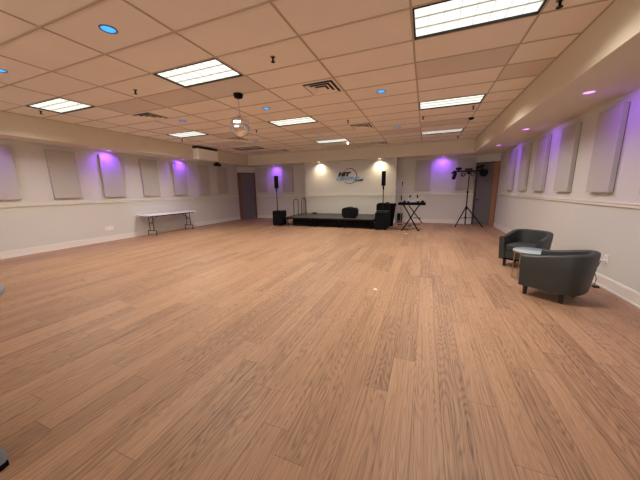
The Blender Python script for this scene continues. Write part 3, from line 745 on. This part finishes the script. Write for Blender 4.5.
# ------------------------------------------------------------------ tub armchairs
def tub_chair(label, loc, rz):
    """faces +x locally"""
    t = thing('tub_armchair', label, 'armchair', loc, rz, 'dark grey tub armchairs')
    W, XF, XB = .335, .29, -.08                        # half width, front of arms, start of the curved back
    RBk = .29                                         # depth of the curved back
    path = []
    for k in range(9): path.append((XF + (XB - XF) * k / 8, W, 0.0, 1.0))
    for k in range(1, 32):
        a = PI / 2 + PI * k / 32
        ca, sa = math.cos(a), math.sin(a); ex = .78
        px_, py_ = -abs(ca) ** ex, math.copysign(abs(sa) ** ex, sa)
        nx, ny = math.copysign(abs(px_) ** 1.56, px_) / RBk, math.copysign(abs(py_) ** 1.56, py_) / W; l = math.hypot(nx, ny)
        path.append((XB + RBk * px_, W * py_, nx / l, ny / l))
    for k in range(9): path.append((XB + (XF - XB) * k / 8, -W, 0.0, -1.0))
    def rim(x):
        u = min(1, max(0, (XF - x) / (XF - XB + RBk))); return .57 + .10 * (u * u * (3 - 2 * u))
    b = B(); rings = []
    th = .085
    for x, y, nx, ny in path:
        h = rim(x); u = min(1, max(0, (XF - x) / (XF - XB + RBk)))
        fl = .03 + .03 * u                        # the back leans out
        prof = []
        for z, off in ((.138, -fl), (.143, -fl + .006), (.3, -fl * .6 + .004), (.45, -fl * .3 + .003), (h - .035, 0), (h - .012, -.006), (h, -.025), (h + .003, -th / 2), (h, -th + .022), (h - .014, -th + .004), (h - .04, -th), (.40, -th - .012), (.26, -th - .03), (.138, -th - .03)):
            prof.append(b.verts.new((x + nx * off, y + ny * off, z)))
        rings.append(prof)
    n_ = len(rings[0])
    for a, c in zip(rings, rings[1:]):
        for k in range(n_): b.faces.new((a[k], c[k], c[(k + 1) % n_], a[(k + 1) % n_]))
    b.faces.new(rings[0]); b.faces.new(rings[-1][::-1])
    obj('shell', b, M_['leather'], t, smooth=True)
    # apron under the seat
    b = B(); bx(b, (XF - .06, 0, .222), (.09, 2 * (W - th) + .03, .168), bevel=.012); obj('front_apron', b, M_['leather'], t, smooth=True)
    b = B(); lo = [b.verts.new((x - nx * .09, y - ny * .09, .14)) for x, y, nx, ny in path]; hi = [b.verts.new((x - nx * .09, y - ny * .09, .17)) for x, y, nx, ny in path]
    b.faces.new(lo); b.faces.new(hi[::-1])
    for k in range(len(lo)): b.faces.new((lo[k], hi[k], hi[(k + 1) % len(lo)], lo[(k + 1) % len(lo)]))
    obj('underside', b, M_['black'], t)
    # seat cushion following the tub
    b = B(); iw = W - th - .018
    out = [(XF - .005, -iw + .03), (XF - .005, iw - .03), (XF - .03, iw)]
    for k in range(0, 17):
        a = PI / 2 + PI * k / 16; out.append((XB + (RBk - th - .03) * math.cos(a), iw * math.sin(a)))
    out.append((XF - .03, -iw))
    lv = []
    for z, s in ((.305, .97), (.32, 1.0), (.395, 1.0), (.42, .96), (.43, .85), (.436, .5)):
        lv.append([b.verts.new(((x - .0) * s + .0, y * s, z)) for x, y in out])
    m_ = len(out)
    for a, c in zip(lv, lv[1:]):
        for k in range(m_): b.faces.new((a[k], a[(k + 1) % m_], c[(k + 1) % m_], c[k]))
    b.faces.new(lv[0][::-1]); b.faces.new(lv[-1])
    cu = obj('seat_cushion', b, M_['leather'], t, smooth=True)
    b = B(); tube(b, [(XF - .002, -iw + .03, .40), (XF - .002, iw - .03, .40)], .006, 8); obj('piping', b, M_['leather_seam'], cu, smooth=True)
    for lx, ly in ((.235, .225), (.235, -.225), (-.155, .20), (-.155, -.20)):
        b = B(); bx(b, (lx, ly, .0725), (.048, .048, .145))
        for v in b.verts:
            if v.co.z < .01: v.co.x = lx + (v.co.x - lx) * .72; v.co.y = ly + (v.co.y - ly) * .72
        obj('leg', b, M_['darkwood'], t)
    return t
CH1 = (1.712, 4.335, 0); CH2 = (1.81, 5.87, 0)
tub_chair('dark grey tub armchair nearer the camera, seen from behind and the side', CH1, math.atan2(.64, -.77))
tub_chair('dark grey tub armchair farther back, facing the camera behind the small round table', CH2, math.atan2(-.80, -.60))

# side table
t = thing('side_table', 'small round pale glass side table on thin brass legs between the armchairs', 'side table', (1.68, 5.15, 0))
b = B(); lathe(b, [(0, .445), (.252, .445), (.258, .450), (.258, .457), (.252, .462), (0, .462)], 48); obj('glass_top', b, M_['glass'], t, smooth=True)
b = B(); lathe(b, [(.245, .425), (.257, .425), (.257, .445), (.245, .445)], 48); obj('rim_band', b, M_['brass'], t, smooth=True)
for a in (R(205), R(325), R(85)):
    ca, sa = math.cos(a), math.sin(a); pa, pb = (-sa * .06, ca * .06)
    b = B()
    p = [(ca * .243 + pa, sa * .243 + pb, .427), (ca * .25 + pa, sa * .25 + pb, .008), (ca * .25 - pa, sa * .25 - pb, .008), (ca * .243 - pa, sa * .243 - pb, .427)]
    for q0, q1 in zip(p, p[1:]): tube(b, [q0, q1], .007, 8)
    obj('leg', b, M_['brass'], t)

# cocktail table at the left edge
t = thing('cocktail_table', 'grey cocktail table with a stretch cover at the photo\'s left edge', 'table', (-2.45, .36, 0))
TT = .95
b = B(); lathe(b, [(0, TT - .04), (.34, TT - .04), (.35, TT - .03), (.35, TT - .008), (.34, TT), (0, TT)], 48); obj('tabletop', b, M_['covertop'], t, smooth=True)
b = B()
nn = 96; lv = []
for k in range(25):
    u = k / 24; z = .035 + (TT - .041 - .035) * u
    ring = []
    for q in range(nn):
        a = 2 * PI * q / nn; lobe = (0.5 + 0.5 * math.cos(2 * (a - .23))) ** 7
        rb = .10 + .285 * lobe; waist = .07; rt = .30
        r = waist + (rb - waist) * (1 - u) ** 3 + (rt - waist) * u ** 7
        ring.append(b.verts.new((r * math.cos(a), r * math.sin(a), z)))
    lv.append(ring)
for a, c in zip(lv, lv[1:]):
    for q in range(nn): b.faces.new((a[q], a[(q + 1) % nn], c[(q + 1) % nn], c[q]))
obj('stretch_cover', b, M_['cover'], t, smooth=True)
b = B(); tube(b, [(0, 0, .03), (0, 0, TT - .04)], .035, 14); obj('pole', b, M_['blackmetal'], t, smooth=True)
for k in range(2):
    a = .23 + k * PI
    b = B(); bx(b, (math.cos(a) * .19, math.sin(a) * .19, .018), (.38, .05, .035), rz=a); obj('foot', b, M_['black'], t)

# small pale discs on the floor
for x, y, r, l in [(-.62, 3.78, .028, 'small white disc lying on the open wooden floor in the middle of the room'), (-5.75, 9.07, .03, 'small pale disc on the floor in front of the left subwoofer'), (-.54, 9.08, .05, 'small pale disc on the floor in front of the keyboard stand')]:
    b = B(); lathe(b, [(0, 0), (r, 0), (r, .002), (r * .6, .006), (0, .006)], 20); tag(obj('floor_disc', b, M_['white'], smooth=True, loc=(x, y, 0)), l, 'disc')

# ------------------------------------------------------------------ world, camera, view
w = bpy.data.worlds.new('World'); bpy.context.scene.world = w; w.use_nodes = True
w.node_tree.nodes['Background'].inputs[0].default_value = (1, .93, .84, 1)
w.node_tree.nodes['Background'].inputs[1].default_value = 4.5  # enters by the added rear openings as fill light
cam = bpy.data.cameras.new('camera'); co = bpy.data.objects.new('camera', cam); C.objects.link(co)
yaw, pit, rol = R(21.74), R(10.88), R(-.89)
cy, sy, cp, sn, cr, sr = math.cos(yaw), math.sin(yaw), math.cos(pit), math.sin(pit), math.cos(rol), math.sin(rol)
fwd = Vector((-sy * cp, cy * cp, -sn)); right = Vector((cy, sy, 0)); up = right.cross(fwd)
r2 = cr * right + sr * up; u2 = -sr * right + cr * up
mw = Matrix((r2, u2, -fwd)).transposed().to_4x4(); mw.translation = (0, 0, CAMZ); co.matrix_world = mw
cam.sensor_fit = 'HORIZONTAL'; cam.sensor_width = 36; cam.lens = 261.7 / 640 * 36; cam.clip_start = .05; cam.clip_end = 100
sc = bpy.context.scene; sc.camera = co
sc.view_settings.view_transform = 'Standard'; sc.view_settings.look = 'None'; sc.view_settings.gamma = 1; sc.view_settings.use_curve_mapping = False
sc.view_settings.exposure = 0.0
